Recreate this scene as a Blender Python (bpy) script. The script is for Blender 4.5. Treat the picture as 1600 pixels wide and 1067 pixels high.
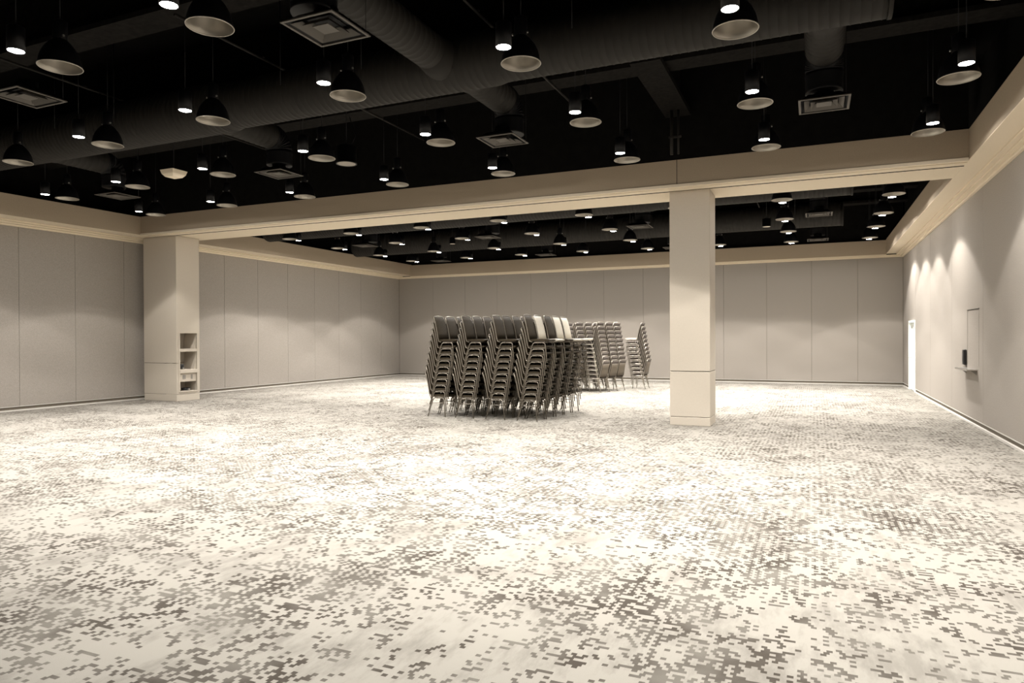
import bpy, math, random
from mathutils import Vector, Matrix
PI = math.pi
rnd = random.Random(7)
S = bpy.context.scene
COL = S.collection
for o in list(bpy.data.objects): bpy.data.objects.remove(o)

# ------------------------------------------------------------------ camera
F_PX, YAW, PITCH, ROLL, CAM_H = 1073.35, -0.4135, -0.006, -0.0041, 1.7
cam_d = bpy.data.cameras.new('camera')
cam_d.sensor_fit = 'HORIZONTAL'; cam_d.sensor_width = 36.0
cam_d.lens = F_PX / 1600 * 36.0
cam_d.clip_end = 200
cam = bpy.data.objects.new('camera', cam_d); COL.objects.link(cam)
cy, sy = math.cos(YAW), math.sin(YAW)
fw = Vector((sy*math.cos(PITCH), cy*math.cos(PITCH), math.sin(PITCH)))
rt = Vector((cy, -sy, 0)); up = rt.cross(fw)
r2 = rt*math.cos(ROLL)+up*math.sin(ROLL); u2 = up*math.cos(ROLL)-rt*math.sin(ROLL)
M = Matrix((r2, u2, -fw)).transposed().to_4x4()
M.translation = Vector((0, 0, CAM_H))
cam.matrix_world = M
S.camera = cam

# ------------------------------------------------------------------ world, view
w = bpy.data.worlds.new('world'); S.world = w; w.use_nodes = True
w.node_tree.nodes['Background'].inputs[0].default_value = (0.9, 0.93, 1, 1)
w.node_tree.nodes['Background'].inputs[1].default_value = 0.0
S.view_settings.view_transform = 'Standard'; S.view_settings.look = 'None'
S.view_settings.gamma = 1; S.view_settings.use_curve_mapping = False
S.view_settings.exposure = 0.36
SPOT_W = 440.0          # one downlight
SPOT_ANGLE = math.radians(176); SPOT_BLEND = 0.05
# luminous intensity of one downlight against the angle from straight down (degrees, relative)
SPOT_CURVE = [(0, 1.5), (14, 1.35), (24, 1.1), (34, .98), (45, .90), (50.5, .80), (53, .25), (56, .085), (66, .06), (78, .05), (88, .03)]
SPOT_COL = (1.0, 0.965, 0.92)
LENS_EMIT = 40.0

# ------------------------------------------------------------------ materials
def mat(name, col, rough=.6, metal=0.0, spec=.5, noise=None, bump=None, coat=0):
    m = bpy.data.materials.new(name); m.use_nodes = True
    nt = m.node_tree; b = nt.nodes['Principled BSDF']
    b.inputs['Base Color'].default_value = (*col, 1)
    b.inputs['Roughness'].default_value = rough
    b.inputs['Metallic'].default_value = metal
    b.inputs['Specular IOR Level'].default_value = spec
    if noise:
        sc, amt = noise
        tc = nt.nodes.new('ShaderNodeTexCoord'); n = nt.nodes.new('ShaderNodeTexNoise')
        n.inputs['Scale'].default_value = sc; n.inputs['Detail'].default_value = 3
        nt.links.new(tc.outputs['Object'], n.inputs['Vector'])
        r = nt.nodes.new('ShaderNodeMapRange')
        r.inputs[1].default_value = .3; r.inputs[2].default_value = .7
        r.inputs[3].default_value = 1-amt; r.inputs[4].default_value = 1+amt
        nt.links.new(n.outputs['Fac'], r.inputs[0])
        mx = nt.nodes.new('ShaderNodeVectorMath'); mx.operation = 'SCALE'
        mx.inputs[0].default_value = col
        nt.links.new(r.outputs[0], mx.inputs['Scale'])
        nt.links.new(mx.outputs[0], b.inputs['Base Color'])
        if bump:
            bp = nt.nodes.new('ShaderNodeBump'); bp.inputs['Strength'].default_value = bump
            bp.inputs['Distance'].default_value = .003
            nt.links.new(n.outputs['Fac'], bp.inputs['Height']); nt.links.new(bp.outputs[0], b.inputs['Normal'])
    return m

M_FABRIC = mat('wall_fabric', (.325, .292, .256), .95, spec=.15, noise=(90, .16), bump=.25)
M_CREAM = mat('cream_paint', (.78, .68, .53), .75, spec=.3, noise=(40, .02))
M_COLUMN = mat('column_paint', (.50, .445, .37), .7, spec=.3, noise=(40, .02))
M_FASCIA = mat('fascia_paint', (.43, .35, .26), .85, spec=.2, noise=(60, .05))
M_BLACK = mat('black_deck', (.005, .0045, .004), .95, spec=.1, noise=(6, .3))
M_FIREPROOF = mat('fireproofed_steel', (.009, .008, .007), .95, spec=.1, noise=(14, .35), bump=.6)
M_DUCT = mat('painted_duct', (.019, .017, .0145), .7, spec=.25, noise=(5, .1))
M_FIXT = mat('black_fixture', (.003, .003, .004), .5, spec=.25)
M_ALU = mat('spun_aluminium', (.45, .42, .37), .38, metal=.85)
M_SCREW = mat('zinc_screw', (.5, .48, .45), .35, metal=.8)
M_DIFF = mat('diffuser_metal', (.10, .09, .078), .6, spec=.3)
M_DARK = mat('dark_recess', (.03, .026, .022), .9, spec=.1)
M_BASEWHITE = mat('base_metal', (.58, .55, .50), .5, spec=.4)
M_BASEDARK = mat('base_channel', (.13, .11, .085), .8, spec=.2)
M_WHITE = mat('white_door_paint', (.86, .90, .86), .5, spec=.4)
M_CHROME = mat('brushed_steel', (.62, .60, .57), .3, metal=.9)
M_PLASTIC = mat('black_plastic', (.015, .015, .016), .45)
M_GREYPL = mat('grey_plastic', (.25, .23, .20), .5)
M_SPKR = mat('pale_speaker_face', (.30, .27, .23), .6)
M_VINYL = mat('brown_vinyl', (.036, .0275, .017), .65, spec=.12, noise=(30, .12))
M_VINYL2 = mat('patterned_brown_fabric', (.048, .038, .03), .8, spec=.3, noise=(60, .5))
M_FRAME = mat('taupe_frame_metal', (.215, .188, .152), .34, metal=.55)
M_FRAME2 = mat('satin_chrome_frame', (.36, .33, .285), .28, metal=.85)
M_PALE = mat('pale_chair_tone', (.52, .48, .40), .45, spec=.5, noise=(30, .05))  # paler colour given to a few topmost chairs and seats
M_SHELL = mat('brown_back_shell', (.085, .067, .047), .5, spec=.4)

M_LENS = bpy.data.materials.new('lit_lens'); M_LENS.use_nodes = True
_n = M_LENS.node_tree.nodes; _n.remove(_n['Principled BSDF'])
_e = _n.new('ShaderNodeEmission'); _e.inputs[0].default_value = (1, .97, .95, 1); _e.inputs[1].default_value = LENS_EMIT
M_LENS.node_tree.links.new(_e.outputs[0], _n['Material Output'].inputs[0])

def carpet():
    m = bpy.data.materials.new('patterned_carpet'); m.use_nodes = True
    nt = m.node_tree; N = nt.nodes; L = nt.links; b = N['Principled BSDF']
    b.inputs['Roughness'].default_value = 1.0; b.inputs['Specular IOR Level'].default_value = .05
    b.inputs['Sheen Weight'].default_value = .24; b.inputs['Sheen Roughness'].default_value = .45; b.inputs['Sheen Tint'].default_value = (1, .95, .87, 1)
    def math_(op, a, bb=None, c=None):
        n = N.new('ShaderNodeMath'); n.operation = op
        for i, v in enumerate((a, bb, c)):
            if v is None: continue
            if isinstance(v, (int, float)): n.inputs[i].default_value = v
            else: L.new(v, n.inputs[i])
        return n.outputs[0]
    tc = N.new('ShaderNodeTexCoord'); sp = N.new('ShaderNodeSeparateXYZ'); L.new(tc.outputs['Object'], sp.inputs[0])
    CX, CY = .031, .027
    row = math_('FLOOR', math_('DIVIDE', sp.outputs[1], CY))
    off = math_('MULTIPLY', math_('MODULO', math_('ABSOLUTE', row), 2.0), .5)
    col = math_('FLOOR', math_('ADD', math_('DIVIDE', sp.outputs[0], CX), off))
    def comb(x, y, z=0.0):
        c = N.new('ShaderNodeCombineXYZ')
        for i, v in enumerate((x, y, z)):
            if isinstance(v, (int, float)): c.inputs[i].default_value = v
            else: L.new(v, c.inputs[i])
        return c.outputs[0]
    cell = comb(col, row)
    wn = N.new('ShaderNodeTexWhiteNoise'); wn.noise_dimensions = '2D'; L.new(cell, wn.inputs['Vector'])
    cellm = comb(math_('MULTIPLY', col, CX), math_('MULTIPLY', row, CY))
    def noise(vec, sc, det=2.0, rough=.5, dim='2D'):
        n = N.new('ShaderNodeTexNoise'); n.noise_dimensions = dim
        n.inputs['Scale'].default_value = sc; n.inputs['Detail'].default_value = det; n.inputs['Roughness'].default_value = rough
        L.new(vec, n.inputs['Vector']); return n.outputs['Fac']
    n1 = noise(cellm, 6.5, 1.5)          # clusters ~0.2 m
    n2 = noise(cellm, .8, 2.0)           # big drifts
    d = math_('ADD', math_('MULTIPLY', n1, .55), math_('MULTIPLY', n2, .45))
    pr = N.new('ShaderNodeMapRange'); L.new(d, pr.inputs[0])
    pr.inputs[1].default_value = .40; pr.inputs[2].default_value = .64; pr.inputs[3].default_value = .03; pr.inputs[4].default_value = .80
    par = math_('MODULO', math_('ABSOLUTE', col), 2.0)       # every other cell of a row prints less often
    prob = math_('MULTIPLY', pr.outputs[0], math_('SUBTRACT', 1.25, math_('MULTIPLY', par, .72)))
    on = math_('LESS_THAN', wn.outputs['Value'], prob)
    # yarn tone of the printed cells drifts over the floor
    n5 = noise(tc.outputs['Object'], 2.3, 3.0)
    tone = N.new('ShaderNodeMapRange'); L.new(n5, tone.inputs[0])
    tone.inputs[1].default_value = .35; tone.inputs[2].default_value = .65; tone.inputs[3].default_value = .62; tone.inputs[4].default_value = 1.0
    # heathered soft clouds of darker yarn (unquantised, streaked along y)
    st = N.new('ShaderNodeMapping'); st.inputs['Scale'].default_value = (1.0, .35, 1); L.new(tc.outputs['Object'], st.inputs['Vector'])
    n3 = noise(st.outputs[0], 9.0, 6.0, .7)
    n4 = noise(tc.outputs['Object'], 1.4, 2.0)
    soft = N.new('ShaderNodeMapRange'); L.new(math_('ADD', math_('MULTIPLY', n3, .6), math_('MULTIPLY', n4, .6)), soft.inputs[0])
    soft.inputs[1].default_value = .58; soft.inputs[2].default_value = .78; soft.inputs[3].default_value = 0; soft.inputs[4].default_value = .34
    fac = math_('MAXIMUM', math_('MULTIPLY', on, tone.outputs[0]), soft.outputs[0])
    fib = noise(tc.outputs['Object'], 420, 2.0)
    mix = N.new('ShaderNodeMix'); mix.data_type = 'RGBA'
    mix.inputs[6].default_value = (.262, .246, .214, 1); mix.inputs[7].default_value = (.044, .036, .028, 1)
    L.new(fac, mix.inputs[0])
    fm = N.new('ShaderNodeMapRange'); L.new(fib, fm.inputs[0]); fm.inputs[1].default_value = .3; fm.inputs[2].default_value = .7
    fm.inputs[3].default_value = .9; fm.inputs[4].default_value = 1.1
    sc = N.new('ShaderNodeVectorMath'); sc.operation = 'SCALE'; L.new(mix.outputs[2], sc.inputs[0]); L.new(fm.outputs[0], sc.inputs['Scale'])
    L.new(sc.outputs[0], b.inputs['Base Color'])
    bp = N.new('ShaderNodeBump'); bp.inputs['Strength'].default_value = .3; bp.inputs['Distance'].default_value = .002
    L.new(fib, bp.inputs['Height']); L.new(bp.outputs[0], b.inputs['Normal'])
    return m
M_CARPET = carpet()

# ------------------------------------------------------------------ mesh helpers
class MB:
    def __init__(s): s.v = []; s.f = []; s.smooth = set()
    def add(s, vs, fs, smooth=False):
        n = len(s.v); s.v += [tuple(v) for v in vs]
        for f in fs:
            if smooth: s.smooth.add(len(s.f))
            s.f.append(tuple(i+n for i in f))
        return s
    def box(s, x0, x1, y0, y1, z0, z1, c=0):
        if x0 > x1: x0, x1 = x1, x0
        if y0 > y1: y0, y1 = y1, y0
        if not c:
            vs = [(x, y, z) for z in (z0, z1) for y in (y0, y1) for x in (x0, x1)]
            return s.add(vs, [(0, 2, 3, 1), (4, 5, 7, 6), (0, 1, 5, 4), (2, 6, 7, 3), (0, 4, 6, 2), (1, 3, 7, 5)])
        # chamfered box: octagonal in plan + inset top/bottom
        def ring(i, z):
            return [(x0+i+c, y0+i, z), (x1-i-c, y0+i, z), (x1-i, y0+i+c, z), (x1-i, y1-i-c, z),
                    (x1-i-c, y1-i, z), (x0+i+c, y1-i, z), (x0+i, y1-i-c, z), (x0+i, y0+i+c, z)]
        vs = ring(c, z0)+ring(0, z0+c)+ring(0, z1-c)+ring(c, z1)
        fs = [tuple(range(7, -1, -1)), tuple(range(24, 32))]
        for k in range(3):
            for i in range(8):
                j = (i+1) % 8; fs.append((k*8+i, k*8+j, k*8+8+j, k*8+8+i))
        return s.add(vs, fs)
    def tube(s, pts, r, n=8, closed=False, cap=True):
        pts = [Vector(p) for p in pts]; m = len(pts); vs = []
        prev = None
        for i, p in enumerate(pts):
            if closed: d = pts[(i+1) % m]-pts[i-1]
            else: d = pts[min(i+1, m-1)]-pts[max(i-1, 0)]
            d.normalize()
            if prev is None:
                a = Vector((0, 0, 1)) if abs(d.z) < .9 else Vector((0, 1, 0))
                u = d.cross(a).normalized()
            else:
                u = (prev - d*prev.dot(d)).normalized()
            prev = u; vv = d.cross(u)
            rr = r[i] if isinstance(r, (list, tuple)) else r
            for k in range(n):
                t = 2*PI*k/n; vs.append(p+u*math.cos(t)*rr+vv*math.sin(t)*rr)
        fs = []
        for i in range(m if closed else m-1):
            for k in range(n):
                a = i*n+k; b_ = i*n+(k+1) % n; c = ((i+1) % m)*n+(k+1) % n; d_ = ((i+1) % m)*n+k
                fs.append((a, b_, c, d_))
        s.add(vs, fs, True)
        if cap and not closed:
            b0 = len(s.v)-len(vs)
            s.f.append(tuple(b0+k for k in range(n-1, -1, -1))); s.f.append(tuple(b0+(m-1)*n+k for k in range(n)))
        return s
    def lathe(s, prof, n=24, cx=0, cy=0, cap0=False, cap1=False):
        vs = []; fs = []
        for r, z in prof:
            for k in range(n):
                t = 2*PI*k/n; vs.append((cx+r*math.cos(t), cy+r*math.sin(t), z))
        for i in range(len(prof)-1):
            for k in range(n):
                j = (k+1) % n; fs.append((i*n+k, i*n+j, (i+1)*n+j, (i+1)*n+k))
        s.add(vs, fs, True)
        b0 = len(s.v)-len(vs)
        if cap0: s.f.append(tuple(b0+k for k in range(n-1, -1, -1)))
        if cap1: s.f.append(tuple(b0+(len(prof)-1)*n+k for k in range(n)))
        return s
    def mesh(s, name, m):
        me = bpy.data.meshes.new(name); me.from_pydata(s.v, [], s.f)
        if s.smooth: me.polygons.foreach_set('use_smooth', [i in s.smooth for i in range(len(s.f))])
        me.materials.append(m); me.update(); return me
    def obj(s, name, m, parent=None, loc=(0, 0, 0), **p):
        return link(name, s.mesh(name, m), parent, loc, **p)
def link(name, me, parent=None, loc=(0, 0, 0), **p):
    o = bpy.data.objects.new(name, me); COL.objects.link(o); o.location = loc
    if parent is not None: o.parent = parent
    for k, v in p.items(): o[k] = v
    return o
def thing(name, label, cat, loc=(0, 0, 0), rz=0, group=None):
    o = bpy.data.objects.new(name, None); COL.objects.link(o)
    o.empty_display_size = .1
    o.location = loc; o.rotation_euler = (0, 0, rz); o['label'] = label; o['category'] = cat
    if group: o['group'] = group
    return o
def struct(name, mb, m, label, cat, parent=None):
    o = mb.obj(name, m, parent)
    if parent is None: o['kind'] = 'structure'; o['label'] = label; o['category'] = cat
    return o

# ------------------------------------------------------------------ room
XL, XR, YB, YN = -17.34, 2.79, 26.70, -4.5
ZW, ZB, ZC, ZD = 4.375, 4.50, 5.0, 6.75
XLI, XRI, YBI = -16.67, 2.28, 26.58
YF, YK = 13.0, 14.39
struct('floor', MB().box(XL-.3, XR+.3, YN-.3, YB+.3, -.12, 0), M_CARPET, 'cream carpet printed with clusters of small brown dashes', 'carpet')
ceil = struct('ceiling', MB().box(XL-.3, XR+.3, YN-.3, YB+.3, ZD, ZD+.15), M_BLACK, 'black open ceiling deck high above the ducts', 'ceiling')

def panelled_wall(name, label, axis, at, sign, seams, z0=.115, z1=ZW, gap=.006, th=.045):
    """backing slab + separately built fabric panels. axis 'x': wall in plane x=at (panels run along y)."""
    lo, hi = seams[0], seams[-1]
    b = MB()
    a0, a1 = at+sign*th, at+sign*(th+.15)
    if axis == 'x': b.box(a0, a1, lo, hi, 0, ZC)
    else: b.box(lo, hi, a0, a1, 0, ZC)
    wobj = struct(name, b, M_DARK, label, 'wall')
    for s0, s1 in zip(seams[:-1], seams[1:]):
        q = MB()
        if axis == 'x': q.box(at, at+sign*(th-.001), s0+gap/2, s1-gap/2, z0, z1, .004)
        else: q.box(s0+gap/2, s1-gap/2, at, at+sign*(th-.001), z0, z1, .004)
        q.obj('wall_panel', M_FABRIC, wobj)
    # black painted wall above the bulkhead
    q = MB()
    if axis == 'x': q.box(a0, a1, lo, hi, ZC+.001, ZD)
    else: q.box(lo, hi, a0, a1, ZC+.001, ZD)
    q.obj('upper_wall', M_BLACK, wobj)
    return wobj

ls = [YN]+[13.01-1.365*i for i in range(14, 0, -1)]+[13.01]+[14.6]+[16.52+1.456*i for i in range(7)]+[YB]
ls = sorted(set(round(v, 3) for v in ls if YN <= v <= YB))
panelled_wall('wall_left', 'grey-taupe fabric wall panels on the side with the niched column', 'x', XL, -1, ls)
bs = [XL, -15.55, -13.96, -12.40, -10.83, -9.25, -7.68, -6.10, -4.58, -3.07, -1.56, -.06, 1.41, XR]
panelled_wall('wall_back', 'grey-taupe fabric panelled wall behind the chair stacks', 'y', YB, 1, bs)
rs = [YN, -3.6, -.55, 2.5, 5.55, 8.6, 11.65, 14.7, 17.75, 20.8, 23.55]
wr = panelled_wall('wall_right', 'fabric wall lit by narrow scallops, with the white door', 'x', XR, 1, rs, gap=.004)
# strip of wall around the door opening (y 23.68..24.98)
DY0, DY1, DZ = 23.68, 24.98, 2.12
q = MB().box(XR+.045, XR+.195, 23.55, DY0, 0, ZC).box(XR+.045, XR+.195, DY1, YB, 0, ZC).box(XR+.045, XR+.195, DY0, DY1, DZ, ZC); q.obj('wall_backing', M_DARK, wr)
MB().box(XR, XR+.044, DY1+.05, YB, .115, ZW, .004).obj('wall_panel', M_FABRIC, wr)
MB().box(XR, XR+.044, 23.554, DY0-.05, .115, ZW, .004).obj('wall_panel', M_FABRIC, wr)
MB().box(XR, XR+.044, DY0-.046, DY1+.046, DZ+.06, ZW, .004).obj('wall_panel', M_FABRIC, wr)
MB().box(XR+.045, XR+.195, 23.55, YB, ZC+.001, ZD).obj('upper_wall', M_BLACK, wr)
panelled_wall('wall_front', 'fabric wall behind the camera', 'y', YN, -1, [XL+1.53*i for i in range(13)]+[XR])

# door
d = struct('door_1', MB().box(XR+.03, XR+.07, DY0+.02, DY1-.02, .01, DZ-.02, .003), M_WHITE, 'white painted door in the far end of the scalloped wall', 'door')
fr = MB().box(XR-.03, XR+.08, DY0-.045, DY0+.018, 0, DZ+.055, .004).box(XR-.03, XR+.08, DY1-.018, DY1+.045, 0, DZ+.055, .004)
fr.box(XR-.03, XR+.08, DY0+.018, DY1-.018, DZ-.018, DZ+.055, .004)
fr.obj('door_frame', M_WHITE, d)
MB().box(XR-.03, XR-.005, DY0+.55, DY0+.62, DZ-.20, DZ-.12, .004).box(XR-.02, XR+.03, DY0+.3, DY0+.62, DZ-.14, DZ-.11).obj('door_closer', M_CHROME, d)
MB().tube([(XR+.03, DY1-.12, 1.02), (XR-.03, DY1-.12, 1.02), (XR-.03, DY1-.25, 1.02)], .011, 8).obj('door_handle', M_CHROME, d)

# bases: a dark channel with pale strips, as under operable walls
def base(name, label, axis, at, sign, lo, hi):
    b = MB(); t = -sign
    def bx(d0, d1, z0, z1):
        p0, p1 = at+t*d0, at+t*d1
        return (p0, p1, lo, hi, z0, z1) if axis == 'x' else (lo, hi, p0, p1, z0, z1)
    o = struct(name, b.box(*bx(-.04, -.012, .0, .114)), M_BASEDARK, label, 'baseboard')
    MB().box(*bx(-.012, .035, .0, .032)).obj('floor_strip', M_BASEWHITE, o)
    MB().box(*bx(-.012, .006, .098, .114)).obj('top_strip', M_BASEWHITE, o)
base('baseboard_left', 'dark channel with pale strips under the wall beside the niched column', 'x', XL, -1, YN, YB)
base('baseboard_back', 'dark channel with pale strips along the back wall', 'y', YB, 1, XL, XR)
base('baseboard_right', 'dark channel with pale strips under the scalloped wall', 'x', XR, 1, YN, DY0-.05)
base('baseboard_right', 'short piece of base channel between the white door and the corner', 'x', XR, 1, DY1+.05, YB)

# bulkheads (dropped soffits) round the room, with fascia face and cream underside
def bulk(name, x0, x1, y0, y1, z0, z1, label):
    o = struct(name, MB().box(x0, x1, y0, y1, z0+.012, z1), M_FASCIA, label, 'bulkhead')
    MB().box(x0, x1, y0, y1, z0, z0+.0115).obj('underside', M_CREAM, o)
    return o
bulk('trim_1', XL-.04, XLI, YN, YB, ZB, ZC, 'beige dropped bulkhead along the wall beside the niched column')
bulk('trim_2', XRI, XR+.04, YN, YB, ZB, ZC, 'beige dropped bulkhead above the scalloped wall')
bb = bulk('trim_3', XLI+.001, XRI-.001, YBI, YB+.04, ZB-.035, ZC-.035, 'beige dropped bulkhead along the back wall')
bulk('trim_4', XLI+.001, XRI-.001, YN-.04, YN+.5, ZB, ZC, 'beige bulkhead behind the camera')
beam = struct('ceiling_beam', MB().box(XLI+.002, XRI-.002, YF, YK, ZB+.012, ZC), M_FASCIA, 'wide beige beam crossing the room on the two columns', 'beam')
MB().box(XLI+.002, XRI-.002, YF, YF+.380, ZB, ZB+.0115).obj('underside', M_CREAM, beam)
MB().box(XLI+.002, XRI-.002, YF+.412, YK, ZB, ZB+.0115).obj('underside', M_CREAM, beam)
MB().box(XLI+.002, XRI-.002, YF+.380, YF+.400, ZB-.009, ZB+.0115).obj('track_slot', M_DARK, beam)
MB().box(XLI+.002, XRI-.002, YF-.022, YF-.0005, ZB-.012, ZB+.045, .004).obj('edge_moulding', M_CREAM, beam)
MB().box(XLI+.002, XRI-.002, YF+.12, YF+.30, ZB-.012, ZB-.0005, .003).obj('track_moulding', M_CREAM, beam)
# hairline joint in the beam face over the free column
MB().box(-2.335, -2.325, YF-.002, YF-.0003, ZB+.05, ZC).obj('expansion_joint', M_DARK, beam)
# black infill above the beam
MB().box(XLI+.002, XRI-.002, YF+.01, YK-.01, ZC+.001, ZD).obj('upper_infill', M_BLACK, beam)
# crown mouldings at the wall tops
def crown(name, label, segs):
    first = None
    for (x0, x1, y0, y1, z0, z1) in segs:
        b = MB().box(x0, x1, y0, y1, z0, z1, .004)
        if first is None: first = struct(name, b, M_CREAM, label, 'moulding')
        else: b.obj('moulding_step', M_CREAM, first)
crown('trim_5', 'stepped cream moulding where the bulkhead meets the niched column wall', [
    (XL-.03, XL+.05, YN, YB, ZW, ZW+.045), (XL-.03, XL+.12, YN, YB, ZW+.047, ZW+.085), (XL-.03, XL+.20, YN, YB, ZW+.087, ZB-.001)])
crown('trim_6', 'stepped cream moulding on top of the scalloped wall', [
    (XR-.05, XR+.03, YN, YB, ZW, ZW+.045), (XR-.12, XR+.03, YN, YB, ZW+.047, ZW+.085), (XR-.20, XR+.03, YN, YB, ZW+.087, ZB-.001)])
crown('trim_7', 'cream moulding on top of the back wall', [
    (XL, XR, YB-.05, YB+.03, ZW+.005, ZW+.05), (XL, XR, YB-.10, YB+.03, ZW+.052, ZB-.036)])

# ------------------------------------------------------------------ columns
c = struct('column', MB().box(-2.525, -1.80, 13.385, 14.115, 0, ZB), M_DARK, 'free-standing square cream column beside the chair stacks', 'column')
for z0, z1 in ((0, .158), (.166, 1.030), (1.042, ZB-.008)):
    MB().box(-2.54, -1.785, 13.37, 14.13, z0, z1, .006).obj('column_panel', M_COLUMN, c)

LX0, LX1, LY0, LY1 = -17.03, -15.78, 13.37, 14.13
NY0, NY1 = 13.47, 14.03                      # niche
c2 = struct('column', MB().box(LX0+.01, LX1-.46, LY0+.01, LY1-.01, 0, ZB), M_DARK, 'cream column with open niche shelves, standing against the panelled wall', 'column')
NZ = (.27, 1.85)
MB().box(LX0, LX1, LY0, LY1, 0, .185, .006).obj('column_panel', M_COLUMN, c2)
for z0, z1 in ((.193, NZ[0]),):
    MB().box(LX0, LX1, LY0, LY1, z0, z1).obj('column_panel', M_COLUMN, c2)
MB().box(LX0, LX1-.45, LY0, LY1, NZ[0], 1.03).box(LX1-.45, LX1, LY0, NY0, NZ[0], 1.03).box(LX1-.45, LX1, NY1, LY1, NZ[0], 1.03).obj('column_panel', M_COLUMN, c2)
MB().box(LX0, LX1-.45, LY0, LY1, 1.042, NZ[1]).box(LX1-.45, LX1, LY0, NY0, 1.042, NZ[1]).box(LX1-.45, LX1, NY1, LY1, 1.03, NZ[1]).obj('column_panel', M_COLUMN, c2)
MB().box(LX0, LX1, LY0, LY1, NZ[1], ZB-.008).obj('column_panel', M_COLUMN, c2)
# niche lining: frame proud of the face, shelves, outlet panel
nf = MB()
f0, f1 = LX1-.01, LX1+.018
nf.box(f0, f1, NY0-.03, NY0, NZ[0]-.03, NZ[1]+.03).box(f0, f1, NY1, NY1+.03, NZ[0]-.03, NZ[1]+.03)
nf.box(f0, f1, NY0, NY1, NZ[0]-.03, NZ[0]).box(f0, f1, NY0, NY1, NZ[1], NZ[1]+.03)
nf.obj('niche_frame', M_COLUMN, c2)
MB().box(LX1-.44, LX1+.012, NY0, NY1, 1.345, 1.425).obj('shelf', M_COLUMN, c2)
MB().box(LX1-.44, LX1+.035, NY0, NY1, .755, .86, .006).obj('shelf', M_COLUMN, c2)
op = MB().box(LX1-.04, LX1-.01, NY0, NY1, .535, .752).obj('outlet_panel', M_COLUMN, c2)
MB().box(LX1-.012, LX1-.004, NY0+.10, NY0+.20, .595, .705, .003).obj('socket_plate', M_GREYPL, op)
MB().box(LX1-.012, LX1-.004, NY0+.37, NY0+.43, .590, .715, .003).obj('switch_plate', M_GREYPL, op)
MB().box(LX1-.44, LX1-.005, NY0, NY1, .525, .534).obj('shelf', M_COLUMN, c2)
for z0, z1 in ((1.425, NZ[1]), (.86, 1.345)):         # slanting inner cheek of each cubby
    b = MB().add([(LX1-.43, NY1, z0), (LX1-.01, NY1, z0), (LX1-.01, NY1-.07, z0), (LX1-.43, NY1-.07, z0), (LX1-.43, NY1, z1), (LX1-.01, NY1, z1), (LX1-.01, NY1-.008, z1), (LX1-.43, NY1-.008, z1)],
                 [(0, 3, 2, 1), (4, 5, 6, 7), (3, 7, 6, 2), (0, 1, 5, 4), (0, 4, 7, 3), (1, 2, 6, 5)])
    b.obj('cheek_board', M_COLUMN, c2)
def coil(loc, r, label, loops, seed):
    rr = random.Random(seed); pts = []
    n = loops*14
    for i in range(n):
        t = 2*PI*i/14
        pts.append((math.cos(t)*r*(1+rr.uniform(-.12, .12)), math.sin(t)*r*(1+rr.uniform(-.12, .12))*1.1, .014+.022*(i//14)+rr.uniform(0, .006)))
    o = thing('cable_coil', label, 'cable', loc)
    MB().tube(pts, .012, 6).obj('cord', M_PLASTIC, o)
    MB().box(r-.02, r+.05, -.025, .02, .0, .045, .005).obj('plug', M_GREYPL, o)
coil((LX1-.16, NY0+.16, .861), .075, 'dark coiled cable on the middle shelf of the column niche', 6, 3)
coil((LX1-.17, NY0+.34, NZ[0]+.001), .10, 'dark coiled cable in the lowest opening of the column niche', 3, 5)
p = thing('handset', 'small dark handset leaning beside the coil on the niche shelf', 'handset', (LX1-.3, NY0+.09, .861))
MB().box(-.05, .02, -.04, .03, 0, .21, .012).obj('body', M_PLASTIC, p)
MB().tube([(-.015, -.005, .21), (-.015, -.005, .29)], .008, 6).obj('antenna', M_PLASTIC, p)

# ------------------------------------------------------------------ right wall fittings
h = thing('access_hatch', 'tall flush hatch in the scalloped wall, just above the steel ledge', 'hatch', (XR, 15.52, 1.13))
MB().box(-.0025, .0, -.50, .50, 0, 1.06).obj('hatch_door', M_FABRIC, h)
MB().box(-.012, -.0, -.515, .515, 1.062, 1.072).obj('top_edge', M_DARK, h)
MB().box(-.007, -.0, .502, .510, 0, 1.06).obj('side_edge', M_GREYPL, h)
s_ = thing('wall_ledge', 'brushed steel ledge fixed to the wall under the hatch', 'shelf', (XR, 15.75, 1.045))
MB().box(-.17, -.0, -.62, .55, .0, .022, .004).obj('ledge_plate', M_CHROME, s_)
MB().box(-.175, -.168, -.62, .55, -.012, .03).obj('front_lip', M_CHROME, s_)
for y in (-.55, .45):
    MB().add([(-.001, y-.01, 0), (-.001, y+.01, 0), (-.11, y+.01, 0), (-.11, y-.01, 0), (-.001, y-.01, -.09), (-.001, y+.01, -.09)],
             [(0, 1, 2, 3), (0, 4, 5, 1), (3, 2, 5, 4), (0, 3, 4), (1, 5, 2)]).obj('bracket', M_GREYPL, s_)
t_ = thing('wall_telephone', 'black handset mounted upright above the steel ledge', 'phone', (XR, 16.18, 1.12))
MB().box(-.06, -.0, -.06, .07, 0, .30, .01).obj('handset', M_PLASTIC, t_)
MB().box(-.035, -.0, -.05, .05, -.048, -.004, .006).obj('cradle', M_CHROME, t_)

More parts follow.
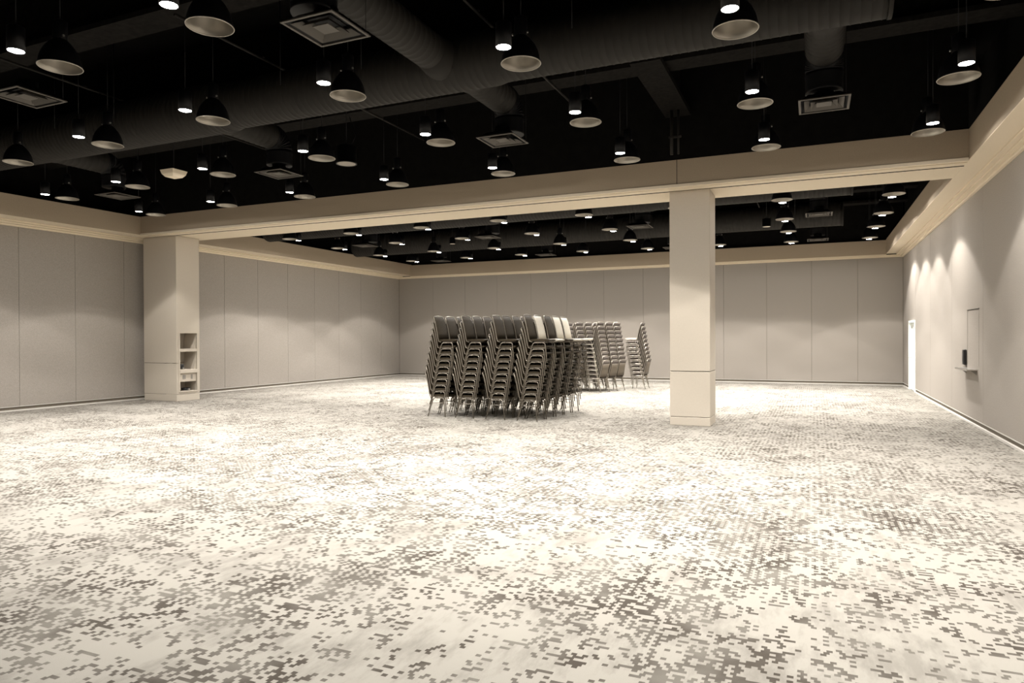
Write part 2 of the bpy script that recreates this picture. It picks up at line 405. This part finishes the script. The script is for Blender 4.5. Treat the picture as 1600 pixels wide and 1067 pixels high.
# ------------------------------------------------------------------ ducts
def spiral_duct(x0, x1, y, z, rads, name, label, pitch=.10, n=36):
    """main duct along x. rads: list of (x_from, radius)"""
    root = thing(name, label, 'duct', ((x0+x1)/2, y, z), group='main round ducts')
    edges = [r[0] for r in rads]+[x1]
    ox = (x0+x1)/2
    for i, (xs, r) in enumerate(rads):
        xe = edges[i+1]; vs = []; fs = []; prof = []
        x = xs+.12 if i else xs
        if i: prof += [(xs-.02, rads[i-1][1]), (xs+.12, r)]
        while x < xe-.02:
            prof += [(x+.006, r), (x+.010, r+.004), (x+.016, r+.004), (x+.02, r)]; x += pitch
        prof.append((xe, r))
        m = len(prof)
        for q, (xx, rr) in enumerate(prof):
            for k in range(n):
                t = 2*PI*k/n
                sh = 0 if q in (0, m-1) else .03*math.sin(t+.6)
                vs.append((xx+sh-ox, rr*math.cos(t), rr*math.sin(t)))
        for q in range(m-1):
            for k in range(n):
                j = (k+1) % n; fs.append((q*n+k, (q+1)*n+k, (q+1)*n+j, q*n+j))
        b = MB().add(vs, fs, True)
        if i == 0: b.f.append(tuple(range(n)))
        if i == len(rads)-1: b.f.append(tuple((m-1)*n+k for k in range(n-1, -1, -1)))
        b.obj('duct_section', M_DUCT, root)
        if i == len(rads)-1:
            MB().add([(xe-ox+dx, (r+.012)*math.cos(2*PI*k/n), (r+.012)*math.sin(2*PI*k/n)) for dx in (-.03, .012) for k in range(n)],
                     [(k, n+k, n+(k+1) % n, (k+1) % n) for k in range(n)]+[tuple(range(n, 2*n))[::-1]], True).obj('end_cap', M_DUCT, root)
    return root
def branch(parent, x, y0, y1, z, r, zdrop):
    """branch duct from the main (y0) to above a diffuser (y1), elbow down to zdrop; ridged"""
    px, py, pz = parent.location
    n = 24; path = []; s = 1 if y1 > y0 else -1
    L = abs(y1-y0)-r*1.0; k = int(L/.11)
    for i in range(k+1): path.append((x, y0+s*L*i/k, z, 'h'))
    R = r*1.05
    for i in range(1, 8):
        a = PI/2*i/7; path.append((x, y0+s*(L+R*math.sin(a)), z-R*(1-math.cos(a)), 'e'))
    pts = [(p_[0]-px, p_[1]-py, p_[2]-pz) for p_ in path]+[(x-px, y0+s*(L+R)-py, zdrop-pz)]
    def ridged(pp, m, nm):
        P2 = []; RR = []
        for i in range(len(pp)-1):
            a, b_ = Vector(pp[i]), Vector(pp[i+1])
            P2 += [a, a.lerp(b_, .12), a.lerp(b_, .25), a.lerp(b_, .9)]; RR += [r+.005, r+.005, r, r]
        P2.append(Vector(pp[-1])); RR.append(r)
        MB().tube(P2, RR, n).obj(nm, m, parent)
    ridged(pts[:k+1], M_DUCT, 'branch_duct')
    ridged(pts[k:], M_FIXT, 'flexible_elbow')
def reducer(parent, x, y, z, r0, r1, length, s):
    px, py, pz = parent.location
    MB().tube([(x-px, y-py, z-pz), (x-px, y+s*length-py, z-pz)], [r0, r1], 24).obj('branch_collar', M_DUCT, parent)

VX = [-13.39, -8.95, -4.34, .13]
dz = 5.34
md = spiral_duct(-16.6, .74, 8.12, dz, [(-16.6, .385), (-8.35, .35), (-3.75, .325)], 'main_duct', 'long round spiral duct crossing the near bay above the pendants')
for x in VX:
    reducer(md, x, 8.12, dz, .30, .23, .55, 1); branch(md, x, 8.5, 9.82, dz, .225, 4.86)
    if -5 < x < -4:
        reducer(md, x-.12, 8.12, dz, .30, .23, .55, -1); branch(md, x-.12, 7.7, 5.4, dz, .225, 4.86)
md2 = spiral_duct(-16.6, .83, 17.75, 5.32, [(-16.6, .40), (-8.3, .37), (-3.8, .35)], 'main_duct', 'round spiral duct just beyond the beam')
for x in VX: reducer(md2, x, 17.75, 5.32, .34, .24, .5, 1); branch(md2, x, 18.1, 18.95, 5.32, .21, 4.86)
md3 = spiral_duct(-16.6, .80, 22.55, 5.32, [(-16.6, .40), (-8.3, .37), (-3.8, .35)], 'main_duct', 'farthest round spiral duct, near the back wall')
for x in VX: reducer(md3, x, 22.55, 5.32, .34, .24, .5, 1); branch(md3, x, 22.9, 23.65, 5.32, .21, 4.86)
# hanger rods for the ducts
for o, xs, r in ((md, (-15, -12, -10.5, -7, -5.6, -2.6, -.9), .37), (md2, (-15, -11, -7, -3, -.5), .38), (md3, (-15, -11, -7, -3, -.5), .38)):
    for x in xs:
        for sgn in (-1, 1):
            MB().tube([(x-o.location.x, sgn*(r+.03), 0), (x-o.location.x, sgn*(r+.03), ZD-o.location.z)], .007, 6).obj('hanger_rod', M_FIXT, o)

# ------------------------------------------------------------------ diffusers
def build_diffuser():
    t = thing('air_diffuser', '', 'air vent', group='square ceiling air diffusers')
    a = .305
    def ring(o, i, z0, z1):
        b = MB()
        b.box(-o, o, -o, -i, z0, z1).box(-o, o, i, o, z0, z1).box(-o, -i, -i, i, z0, z1).box(i, o, -i, i, z0, z1); return b
    def cone(o, i, z0, z1):   # sloping louvre ring
        vs = [(sx*o, sy_*o, z0) for sx, sy_ in ((-1, -1), (1, -1), (1, 1), (-1, 1))]+[(sx*i, sy_*i, z1) for sx, sy_ in ((-1, -1), (1, -1), (1, 1), (-1, 1))]
        vs += [(x, y, z+.006) for x, y, z in vs]
        fs = [(k, (k+1) % 4, 4+(k+1) % 4, 4+k) for k in range(4)]+[(8+k, 12+k, 12+(k+1) % 4, 8+(k+1) % 4) for k in range(4)]
        return MB().add(vs, fs)
    ring(a, a-.028, 0, .012).obj('frame', M_DIFF, t)
    cone(.235, .175, .004, .055).obj('louvre', M_DIFF, t)
    cone(.160, .105, .004, .055).obj('louvre', M_DIFF, t)
    MB().box(-.09, .09, -.09, .09, .008, .016).obj('centre_plate', M_DIFF, t)
    pb = MB(); pb.add([(sx*(a-.02), sy_*(a-.02), .012) for sx, sy_ in ((-1, -1), (1, -1), (1, 1), (-1, 1))]+[(sx*(a-.12), sy_*(a-.12), .10) for sx, sy_ in ((-1, -1), (1, -1), (1, 1), (-1, 1))],
                      [(0, 1, 5, 4), (1, 2, 6, 5), (2, 3, 7, 6), (3, 0, 4, 7), (4, 5, 6, 7)])
    pb.obj('plenum_box', M_FIXT, t)
    MB().lathe([(.12, .10), (.12, .20)], 20, cap1=True).obj('neck', M_FIXT, t)
    MB().tube([(.27, .27, .01), (.27, .27, ZD-4.70)], .004, 5).obj('hanger_wire', M_FIXT, t)
    return t
def dup(root, loc, rz, label=None, group=None):
    r = root.copy(); COL.objects.link(r); r.location = loc; r.rotation_euler = (0, 0, rz)
    if label: r['label'] = label
    if group: r['group'] = group
    for ch in list(root.children):
        c_ = ch.copy(); COL.objects.link(c_); c_.parent = r
        for g in list(ch.children):
            g_ = g.copy(); COL.objects.link(g_); g_.parent = c_
    return r
dif0 = build_diffuser(); used = [False]
ordx = ['beside the niched column wall', 'second from the niched column wall', 'third from the niched column wall', 'nearest the scalloped wall']
for rows, ys in (('nearest the camera', 5.42), ('between main duct and beam', 9.82), ('just beyond the beam', 18.95), ('nearest the back wall', 23.5)):
    for i, x in enumerate(VX):
        if rows == 'nearest the camera' and i in (0, 3): continue
        lab = 'square air diffuser, row %s, %s' % (rows, ordx[i])
        yy = ys+(.10 if i == 0 else 0)+(-.25 if rows.startswith('between') and i == 2 else 0)
        if rows.startswith('just'): yy = 18.62
        l_ = (x, yy, 4.70)
        if not used[0]: dif0.location = l_; dif0['label'] = lab; used[0] = True
        else: dup(dif0, l_, 0, lab)

# ------------------------------------------------------------------ ceiling steel, conduits
for k, y in enumerate((-2.3, -.1, 2.1, 4.3, 6.48, 8.80, 10.78, 15.6, 17.8, 20.0, 22.3, 24.5)):
    o = struct('ceiling_joist', MB().box(XL+.1, XR-.1, y-.09, y+.09, 5.96, 6.02).box(XL+.1, XR-.1, y-.03, y+.03, 6.02, ZD-.02).box(XL+.1, XR-.1, y-.22, y+.22, 5.90, 5.97), M_FIREPROOF,
               'dim fireproofed ceiling joist crossing the room, number %d from the camera' % (k+1), 'joist')
    o['label'] = 'dim fireproofed steel joist across the black ceiling'; o['group'] = 'fireproofed ceiling joists'
g = struct('ceiling_girder', MB().box(-2.53, -2.07, 10.2, YF, 5.80, 5.88).box(-2.34, -2.26, 10.2, YF, 5.88, ZD), M_FIREPROOF, 'wide dim girder running from the main duct to the beam', 'girder')
for nm, x, y0, y1, lab in (('A', -7.55, 6.4, 12.6, 'thin grey conduit passing over the main duct beside the big diffuser'),
                           ('B', -3.96, 6.4, 12.6, 'thin grey conduit between the centre pendants'),
                           ('C', -11.1, 6.0, 12.6, 'thin grey conduit near the niched column side'),
                           ('D', -10.4, 15, 26, 'thin grey conduit in the far bay'), ('E', -1.6, 15, 26, 'thin grey conduit in the far bay behind the free column')):
    t = thing('conduit', lab, 'conduit', (x, (y0+y1)/2, 5.885)); hl = (y1-y0)/2
    MB().tube([(0, -hl, 0), (0, hl, 0)], .018, 8).obj('pipe', M_DUCT, t)
    for s in (-hl*.5, hl*.5): MB().box(-.03, .03, s-.02, s+.02, .012, .03).obj('clip', M_DUCT, t)
t = thing('riser_pipe', 'pair of thin vertical pipes dropping below the girder end', 'pipe', (-2.35, 12.6, 5.0))
MB().tube([(0, 0, .0), (0, 0, .80)], .03, 8).obj('pipe', M_DUCT, t)
MB().tube([(.12, 0, .0), (.12, 0, .80)], .02, 8).obj('pipe', M_DUCT, t)
MB().box(-.05, .17, -.03, .03, .30, .33).obj('clamp', M_DUCT, t)
# cross tray of small pipes in the far bay
t = thing('pipe_run', 'thin horizontal pipes along the far round duct', 'pipe', (-8, 19.7, 5.62))
for dy, zz in ((0, 0), (.12, .05)): MB().tube([(-8.8, dy, zz), (8.6, dy, zz)], .022, 8).obj('pipe', M_DUCT, t)
for x in (-6, -2, 2, 6): MB().tube([(x, .06, .05), (x, .06, ZD-5.62)], .008, 6).obj('hanger_rod', M_FIXT, t)

# pendant speakers / small extras
def drum(loc, r, hgt, face, label, name='pendant_speaker', cat='speaker'):
    t = thing(name, label, cat, loc)
    MB().lathe([(r-.02, .004), (r, .0), (r, .02), (r*.93, .03), (r*.93, hgt), (r*.3, hgt+.02)], 28, cap1=True).obj('housing', M_FIXT, t)
    MB().lathe([(0.001, .003), (r-.022, .003)], 28).obj('face', face, t)
    MB().tube([(0, 0, hgt+.01), (0, 0, ZD-loc[2])], .006, 6).obj('stem', M_FIXT, t)
    MB().tube([(r*.5, 0, hgt), (r*1.1, 0, hgt+.16), (r*.4, 0, hgt+.5)], .006, 6).obj('cable', M_FIXT, t)
drum((-7.42, 9.79, 4.72), .18, .30, M_SPKR, 'black drum-shaped pendant speaker beside a dome pendant, between duct and beam')
drum((-1.18, 20.2, 4.72), .12, .22, mat('pale_face_b', (.62, .55, .47), .6), 'small unlit pendant with pale face, far bay behind the free column', 'pendant_sensor', 'sensor')
drum((-10.66, 19.55, 4.72), .10, .20, mat('pale_face_c', (.62, .55, .47), .6), 'small unlit pendant with pale face, middle of the far bay', 'pendant_sensor', 'sensor')
t = thing('access_point', 'beige wedge-shaped wireless box hanging under the main duct', 'box', (-10.6, 8.95, 4.62))
MB().add([(-.14, -.14, .05), (.14, -.14, .05), (.14, .14, .05), (-.14, .14, .05), (-.16, -.16, .12), (.16, -.16, .12), (.16, .16, .12), (-.16, .16, .12), (-.10, -.10, 0), (.10, -.10, 0), (.10, .10, 0), (-.10, .10, 0)],
         [(4, 5, 6, 7), (0, 1, 5, 4), (1, 2, 6, 5), (2, 3, 7, 6), (3, 0, 4, 7), (8, 9, 1, 0), (9, 10, 2, 1), (10, 11, 3, 2), (11, 8, 0, 3), (11, 10, 9, 8)]).obj('cover', M_CREAM, t)
MB().tube([(0, 0, .12), (0, 0, 5.895-4.62)], .006, 6).obj('stem', M_FIXT, t)

# ------------------------------------------------------------------ lamps
def build_dome():
    t = thing('dome_pendant', '', 'lamp', group='unlit dome pendants')
    R = .215
    prof = [(R, 0), (R*1.0, .012), (R*.97, .06), (R*.88, .13), (R*.72, .20), (R*.50, .262), (.068, .30)]
    MB().lathe(prof, 32).obj('shade', M_FIXT, t)
    inn = [(R*.995, -.004), (R*1.02, .0), (R*.985, .006), (R*.94, .06), (R*.85, .125), (R*.69, .19), (R*.47, .25), (.05, .275)]
    MB().lathe(inn[1:], 32, cap1=True).obj('reflector', M_ALU, t)
    b = MB().tube([(R*1.008*math.cos(2*PI*k/32), R*1.008*math.sin(2*PI*k/32), .001) for k in range(32)], .006, 6, closed=True)
    b.obj('rim', M_ALU, t)
    n_ = MB().lathe([(.068, .30), (.072, .31), (.072, .50), (.05, .515)], 20, cap1=True).obj('socket_housing', M_FIXT, t)
    for s in (-1, 1):
        MB().tube([(s*.074, -.02, .325), (s*.094, -.02, .325)], .013, 8).obj('screw', M_SCREW, n_)
    MB().tube([(0, 0, .51), (0, 0, ZD-4.7)], .005, 6).obj('cord', M_FIXT, t)
    MB().lathe([(.035, .0), (.03, .09)], 10, cap0=True).obj('bulb', M_SPKR, t).location = (0, 0, .17)
    return t
lamp_data = bpy.data.lights.new('downlight_beam', 'SPOT')
lamp_data.energy = SPOT_W; lamp_data.spot_size = SPOT_ANGLE; lamp_data.spot_blend = SPOT_BLEND
lamp_data.color = SPOT_COL; lamp_data.shadow_soft_size = .045
lamp_data.use_nodes = True
_t = lamp_data.node_tree; _em = next(n for n in _t.nodes if n.type == 'EMISSION')
_tc = _t.nodes.new('ShaderNodeTexCoord'); _sx = _t.nodes.new('ShaderNodeSeparateXYZ'); _t.links.new(_tc.outputs['Normal'], _sx.inputs[0])
_ab = _t.nodes.new('ShaderNodeMath'); _ab.operation = 'ABSOLUTE'; _t.links.new(_sx.outputs[2], _ab.inputs[0])
_ac = _t.nodes.new('ShaderNodeMath'); _ac.operation = 'ARCCOSINE'; _t.links.new(_ab.outputs[0], _ac.inputs[0])
_dv = _t.nodes.new('ShaderNodeMath'); _dv.operation = 'DIVIDE'; _t.links.new(_ac.outputs[0], _dv.inputs[0]); _dv.inputs[1].default_value = PI/2
_cr = _t.nodes.new('ShaderNodeValToRGB'); _t.links.new(_dv.outputs[0], _cr.inputs[0]); _cr.color_ramp.interpolation = 'EASE'
_els = _cr.color_ramp.elements
while len(_els) > 1: _els.remove(_els[-1])
for _i, (_a, _v) in enumerate(SPOT_CURVE):
    _el = _els[0] if _i == 0 else _els.new(_a/90)
    _el.position = _a/90; _el.color = (_v, _v, _v, 1)
_t.links.new(_cr.outputs[0], _em.inputs['Strength'])
FAR_BOOST = 1.4     # added strength for lamps beyond the beam, lifts the far floor
far_data = lamp_data.copy(); far_data.name = 'downlight_beam_far_boost'; far_data.energy = SPOT_W*FAR_BOOST
def build_down():
    t = thing('downlight', '', 'lamp', group='lit cylinder downlights')
    MB().lathe([(.076, .004), (.084, 0), (.084, .25), (.06, .262)], 28, cap1=True).obj('housing', M_FIXT, t)
    MB().lathe([(.001, .005), (.0765, .005)], 28).obj('lens', M_LENS, t)
    MB().tube([(0, 0, .255), (0, 0, ZD-4.7)], .005, 6).obj('stem', M_FIXT, t)
    l = bpy.data.objects.new('beam_source', lamp_data); COL.objects.link(l); l.parent = t; l.location = (0, 0, -.006)
    return t
K = 1.071
front = [  # measured (x, y) of every dome in the photograph's near bay, row by row, at lamp height
    [(-4.96, 4.58), (-7.10, 4.63)],
    [(-2.74, 6.50), (-.65, 6.59), (-4.93, 6.54), (-7.07, 6.57), (-9.33, 6.76), (-11.53, 6.84)],
    [(1.45, 8.82), (-4.90, 8.65), (-2.72, 8.62), (-.64, 8.77), (-7.01, 8.63), (-9.24, 8.79), (-11.40, 8.84), (-13.62, 9.0)],
    [(1.45, 11.0), (-6.96, 10.68), (-4.86, 10.73), (-2.70, 10.72), (-.64, 10.87), (-9.22, 10.83), (-11.31, 10.86), (-13.60, 11.0)]]
back = [
    [(-13.55, 15.28), (-11.35, 15.15), (-9.14, 15.11), (-6.93, 15.0), (-4.82, 15.12), (-2.70, 15.15), (-.59, 15.18), (1.46, 15.49)],
    [(-13.59, 17.47), (-11.30, 17.22), (-9.10, 17.25), (-6.96, 17.23), (-4.86, 17.44), (-2.70, 17.5), (-.63, 17.71), (1.47, 17.79)],
    [(-13.49, 19.56), (-11.28, 19.41), (-9.19, 19.55), (-6.96, 19.47), (-4.86, 19.62), (-2.70, 19.7), (-.61, 19.83), (1.48, 19.89)],
    [(-13.44, 21.54), (-11.16, 21.45), (-9.08, 21.48), (-6.90, 21.50), (-4.82, 21.71), (-2.63, 21.81), (-.60, 22.04), (1.48, 22.08)]]
colx = [-13.58, -11.38, -9.2, -7.05, -4.93, -2.72, -.64, 1.45]
# fixtures that complete the grid just outside the frame
front[0] += [(-9.25, 4.7), (-11.4, 4.75), (-13.6, 4.8), (-2.72, 4.55), (-.64, 4.6), (1.45, 4.7)]
front[1] += [(1.45, 6.7), (-13.6, 6.9)]
extra = []
ordc = ['first', 'second', 'third', 'fourth', 'fifth', 'sixth', 'seventh', 'eighth']
rowname = ['near bay, row nearest the camera', 'near bay, second row', 'near bay, third row', 'near bay, row against the beam']
rowback = ['far bay, row just beyond the beam', 'far bay, second row', 'far bay, third row', 'far bay, row nearest the back wall']
dome0, down0 = build_dome(), build_down(); first = [True]
def place(x, y, dy, lab, seen=True):
    i = min(range(8), key=lambda q: abs(colx[q]-x)); o_ = ordc[7-i]
    if seen:
        ld = 'black dome pendant, unlit, %s, %s from the scalloped wall' % (lab, o_)
        ll = 'small lit downlight, %s, %s from the scalloped wall' % (lab, o_)
    else:
        ld = 'black dome pendant out of the picture behind the camera'; ll = 'small lit downlight out of the picture behind the camera'
    p1, p2 = (x*K, y*K, 4.70), (x*K, (y+dy)*K, 4.70)
    if first[0]:
        dome0.location = p1; dome0['label'] = ld; down0.location = p2; down0['label'] = ll; first[0] = False
    else:
        dup(dome0, p1, 0, ld); dd = dup(down0, p2, 0, ll)
        for ch in dd.children:      # every lamp head is aimed a little differently
            if ch.type == 'LIGHT' and y > 14: ch.data = far_data
            if ch.type == 'LIGHT': ch.rotation_euler = (math.radians(rnd.uniform(-5, 5)), math.radians(rnd.uniform(-5, 5)), 0)
for r, nm in zip(front, rowname):
    for x, y in r: place(x, y, -.43, nm)
for r, nm in zip(back, rowback):
    for x, y in r: place(x, y, .35, nm)
for r in extra:
    for x, y in r: place(x, y, -.43, '', False)

# ------------------------------------------------------------------ chairs
def rounded_slab(w, prof, name, m, parent, taper=0.0, e=.012):
    """closed section prof [(x,z)...] extruded across y = -w/2..w/2 with softened ends; taper narrows with index"""
    n = len(prof); cxm = sum(p[0] for p in prof)/n; czm = sum(p[1] for p in prof)/n
    vs = []; rings = [(-w/2, .82), (-w/2+e, 1), (w/2-e, 1), (w/2, .82)]
    zs = [p[1] for p in prof]; z0, z1 = min(zs), max(zs)
    for y, s in rings:
        for i, (x, z) in enumerate(prof):
            # shrink thickness toward mid-line at the ends
            j = n-1-i
            mx, mz = (x+prof[j][0])/2, (z+prof[j][1])/2
            yy = y*(1-taper*(z-z0)/(z1-z0)) if taper else y
            vs.append((mx+(x-mx)*s, yy, mz+(z-mz)*s))
    fs = []
    for k in range(3):
        for i in range(n):
            j = (i+1) % n; fs.append((k*n+i, k*n+j, (k+1)*n+j, (k+1)*n+i))
    b = MB().add(vs, fs, True)
    # end caps as strips
    for base_, rev in ((0, True), (3*n, False)):
        for i in range(n//2-1):
            q = (base_+i, base_+i+1, base_+n-2-i, base_+n-1-i)
            b.f.append(q if not rev else q[::-1])
    return b.obj(name, m, parent)

def arch_pts(y, r0=.045):
    # side frame: rear foot -> rounded top -> front foot (one bent tube)
    A, B, C, D = Vector((-.232, y, .0)), Vector((-.085, y, .405)), Vector((.165, y, .405)), Vector((.205, y, .0))
    def rnd_c(P, Q, R_):
        a = (P-Q).normalized(); b_ = (R_-Q).normalized(); out = []
        for t in (0, .33, .67, 1):
            u = 1-t
            out.append((Q+a*r0)*u*u+Q*2*u*t+(Q+b_*r0)*t*t)
        return out
    r1, r2_ = rnd_c(A, B, C), rnd_c(B, C, D)
    mid = r1[-1].lerp(r2_[0], .5)
    return [A]+r1+[mid], [mid]+r2_+[D]
def build_chair(name, vinyl, frame, shell, style):
    t = thing(name, '', 'chair')
    W = .43
    WS = .395
    # seat cushion section (x forward)
    sp = [(-.17, .432), (-.175, .455), (-.16, .478), (-.02, .486), (.14, .488), (.225, .482), (.252, .462),
          (.255, .448), (.235, .430), (.14, .424), (-.02, .424), (-.10, .426), (-.15, .427), (-.165, .430)]
    sp = [(-.165, .476), (-.05, .482), (.10, .484), (.21, .478), (.252, .464), (.252, .448), (.21, .434), (.10, .430), (-.05, .430), (-.165, .434)]
    rounded_slab(WS, sp, 'seat', vinyl, t)
    # backrest: gentle recline, curved section
    fr_ = [(-.160, .475), (-.182, .60), (-.212, .74), (-.250, .87), (-.288, .955)]
    bk = [(x-.034, z+.006) for x, z in fr_]
    rounded_slab(W-.01, fr_+bk[::-1], 'backrest', vinyl, t, taper=.04 if style == 0 else .14)
    # rear shell of the back
    b0 = [(x-.036, z+.004) for x, z in (fr_ if style == 0 else fr_[:4])]; b1 = [(x-.009, z) for x, z in b0]
    rounded_slab(W-.03, b0+b1[::-1], 'back_shell', shell, t, taper=.04 if style == 0 else .14, e=.006)
    # back frame: uprights + top handle bow
    for s in (-1, 1):
        ys = s*(W/2+.004); yt = s*(W/2-.008 if style == 0 else W/2-.03)
        MB().tube([(-.105, ys, .418), (-.165, ys, .44), (-.185, ys, .52), (-.222, (ys+yt)/2, .70), (-.262, yt, .86), (-.300, yt, .958)], .0105, 6).obj('back_upright', frame, t)
    yt = W/2-.008 if style == 0 else W/2-.03
    MB().tube([(-.300, -yt, .952), (-.311, -yt*.75, .975), (-.314, 0, .985), (-.311, yt*.75, .975), (-.300, yt, .952)], .010, 6).obj('back_handle', frame, t)
    # legs: each side frame is bent tube, built as rear and front leg
    for s in (-1, 1):
        rear, frontp = arch_pts(s*(W/2-.005))
        MB().tube(rear, .011, 6).obj('leg', frame, t)
        MB().tube(frontp, .011, 6).obj('leg', frame, t)
        MB().tube([(-.123, s*(W/2-.005), .300), (.176, s*(W/2-.005), .300)], .007, 6).obj('stretcher', frame, t)
    # cross rails under seat
    MB().tube([(-.06, -W/2+.012, .418), (.14, -W/2+.012, .418), (.14, W/2-.012, .418), (-.06, W/2-.012, .418)], .009, 6, closed=True).obj('seat_frame', frame, t)
    if style:   # curved chrome front edge under the seat, seen on the farther stacks
        MB().tube([(-.17, -W/2-.004, .425), (.0, -W/2-.010, .418), (.2, -W/2-.006, .425), (.262, -W/2+.05, .430), (.268, 0, .430), (.262, W/2-.05, .430), (.2, W/2+.006, .425), (.0, W/2+.010, .418), (-.17, W/2+.004, .425)], .013, 6).obj('seat_edge_rail', frame, t)
    return t
chairA = build_chair('banquet_chair', M_VINYL, M_FRAME, M_SHELL, 0)
chairB = build_chair('banquet_chair', M_VINYL2, M_FRAME2, M_SHELL, 1)
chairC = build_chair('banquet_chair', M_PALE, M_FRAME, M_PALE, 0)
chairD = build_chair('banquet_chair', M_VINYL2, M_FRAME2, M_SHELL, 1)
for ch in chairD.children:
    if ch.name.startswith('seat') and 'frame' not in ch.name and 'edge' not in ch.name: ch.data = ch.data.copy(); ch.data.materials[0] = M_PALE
usedc = {'A': False, 'B': False, 'C': False, 'D': False}
LEV = ['bottom', 'second from floor', 'third from floor', 'fourth from floor', 'fifth from floor', 'sixth from floor', 'seventh from floor', 'eighth from floor', 'ninth', 'topmost']
def put_chair(kind, x, y, z, rz, lab, grp):
    src = {'A': chairA, 'B': chairB, 'C': chairC, 'D': chairD}[kind]
    if not usedc[kind]:
        usedc[kind] = True; src.location = (x, y, z); src.rotation_euler = (0, 0, rz); src['label'] = lab; src['group'] = grp; return
    dup(src, (x, y, z), rz, lab, grp)
PITCH_Z, PITCH_X = .1315, .024
def stack(kind, x, y, rz, where, grp, n=10, word='brown padded chair', top=None):
    jx, jr = rnd.uniform(-.012, .012), rnd.uniform(-.02, .02)
    for k in range(n):
        d_ = PITCH_X*k+rnd.uniform(-.003, .003)
        xx, yy = x+jx+math.cos(rz)*d_, y+math.sin(rz)*d_
        lab = '%s, %s in stack, %s' % (word, LEV[k] if k < 9 else 'topmost', where)
        kk = kind
        if k == n-1 and top: kk = top; lab = '%s, topmost in stack, %s' % ({'C': 'pale padded chair', 'D': 'chair with pale seat'}[top], where)
        put_chair(kk, xx, yy, PITCH_Z*k+.0005, rz+jr+rnd.uniform(-.006, .006), lab, grp)
C1 = ['near block, leftmost column', 'near block, second column from left', 'near block, third column from left', 'near block, rightmost column']
R1 = ['front row', 'second row', 'third row', 'fourth row', 'back row']
X1 = [-7.395, -6.725, -6.02, -5.31]
for i, x in enumerate(X1):
    for j in range(5):
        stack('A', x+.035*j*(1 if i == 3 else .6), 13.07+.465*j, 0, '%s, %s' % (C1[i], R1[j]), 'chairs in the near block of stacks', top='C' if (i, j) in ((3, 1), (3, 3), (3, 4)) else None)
ROT = math.radians(17)
fx, fy = -math.cos(ROT), math.sin(ROT); lx, ly = math.sin(ROT), math.cos(ROT)
C2 = ['right column', 'middle column', 'left column']
R2 = ['front row', 'middle row', 'rear row']
for i, dd in enumerate((0, .74, 1.46)):
    for j in range(3):
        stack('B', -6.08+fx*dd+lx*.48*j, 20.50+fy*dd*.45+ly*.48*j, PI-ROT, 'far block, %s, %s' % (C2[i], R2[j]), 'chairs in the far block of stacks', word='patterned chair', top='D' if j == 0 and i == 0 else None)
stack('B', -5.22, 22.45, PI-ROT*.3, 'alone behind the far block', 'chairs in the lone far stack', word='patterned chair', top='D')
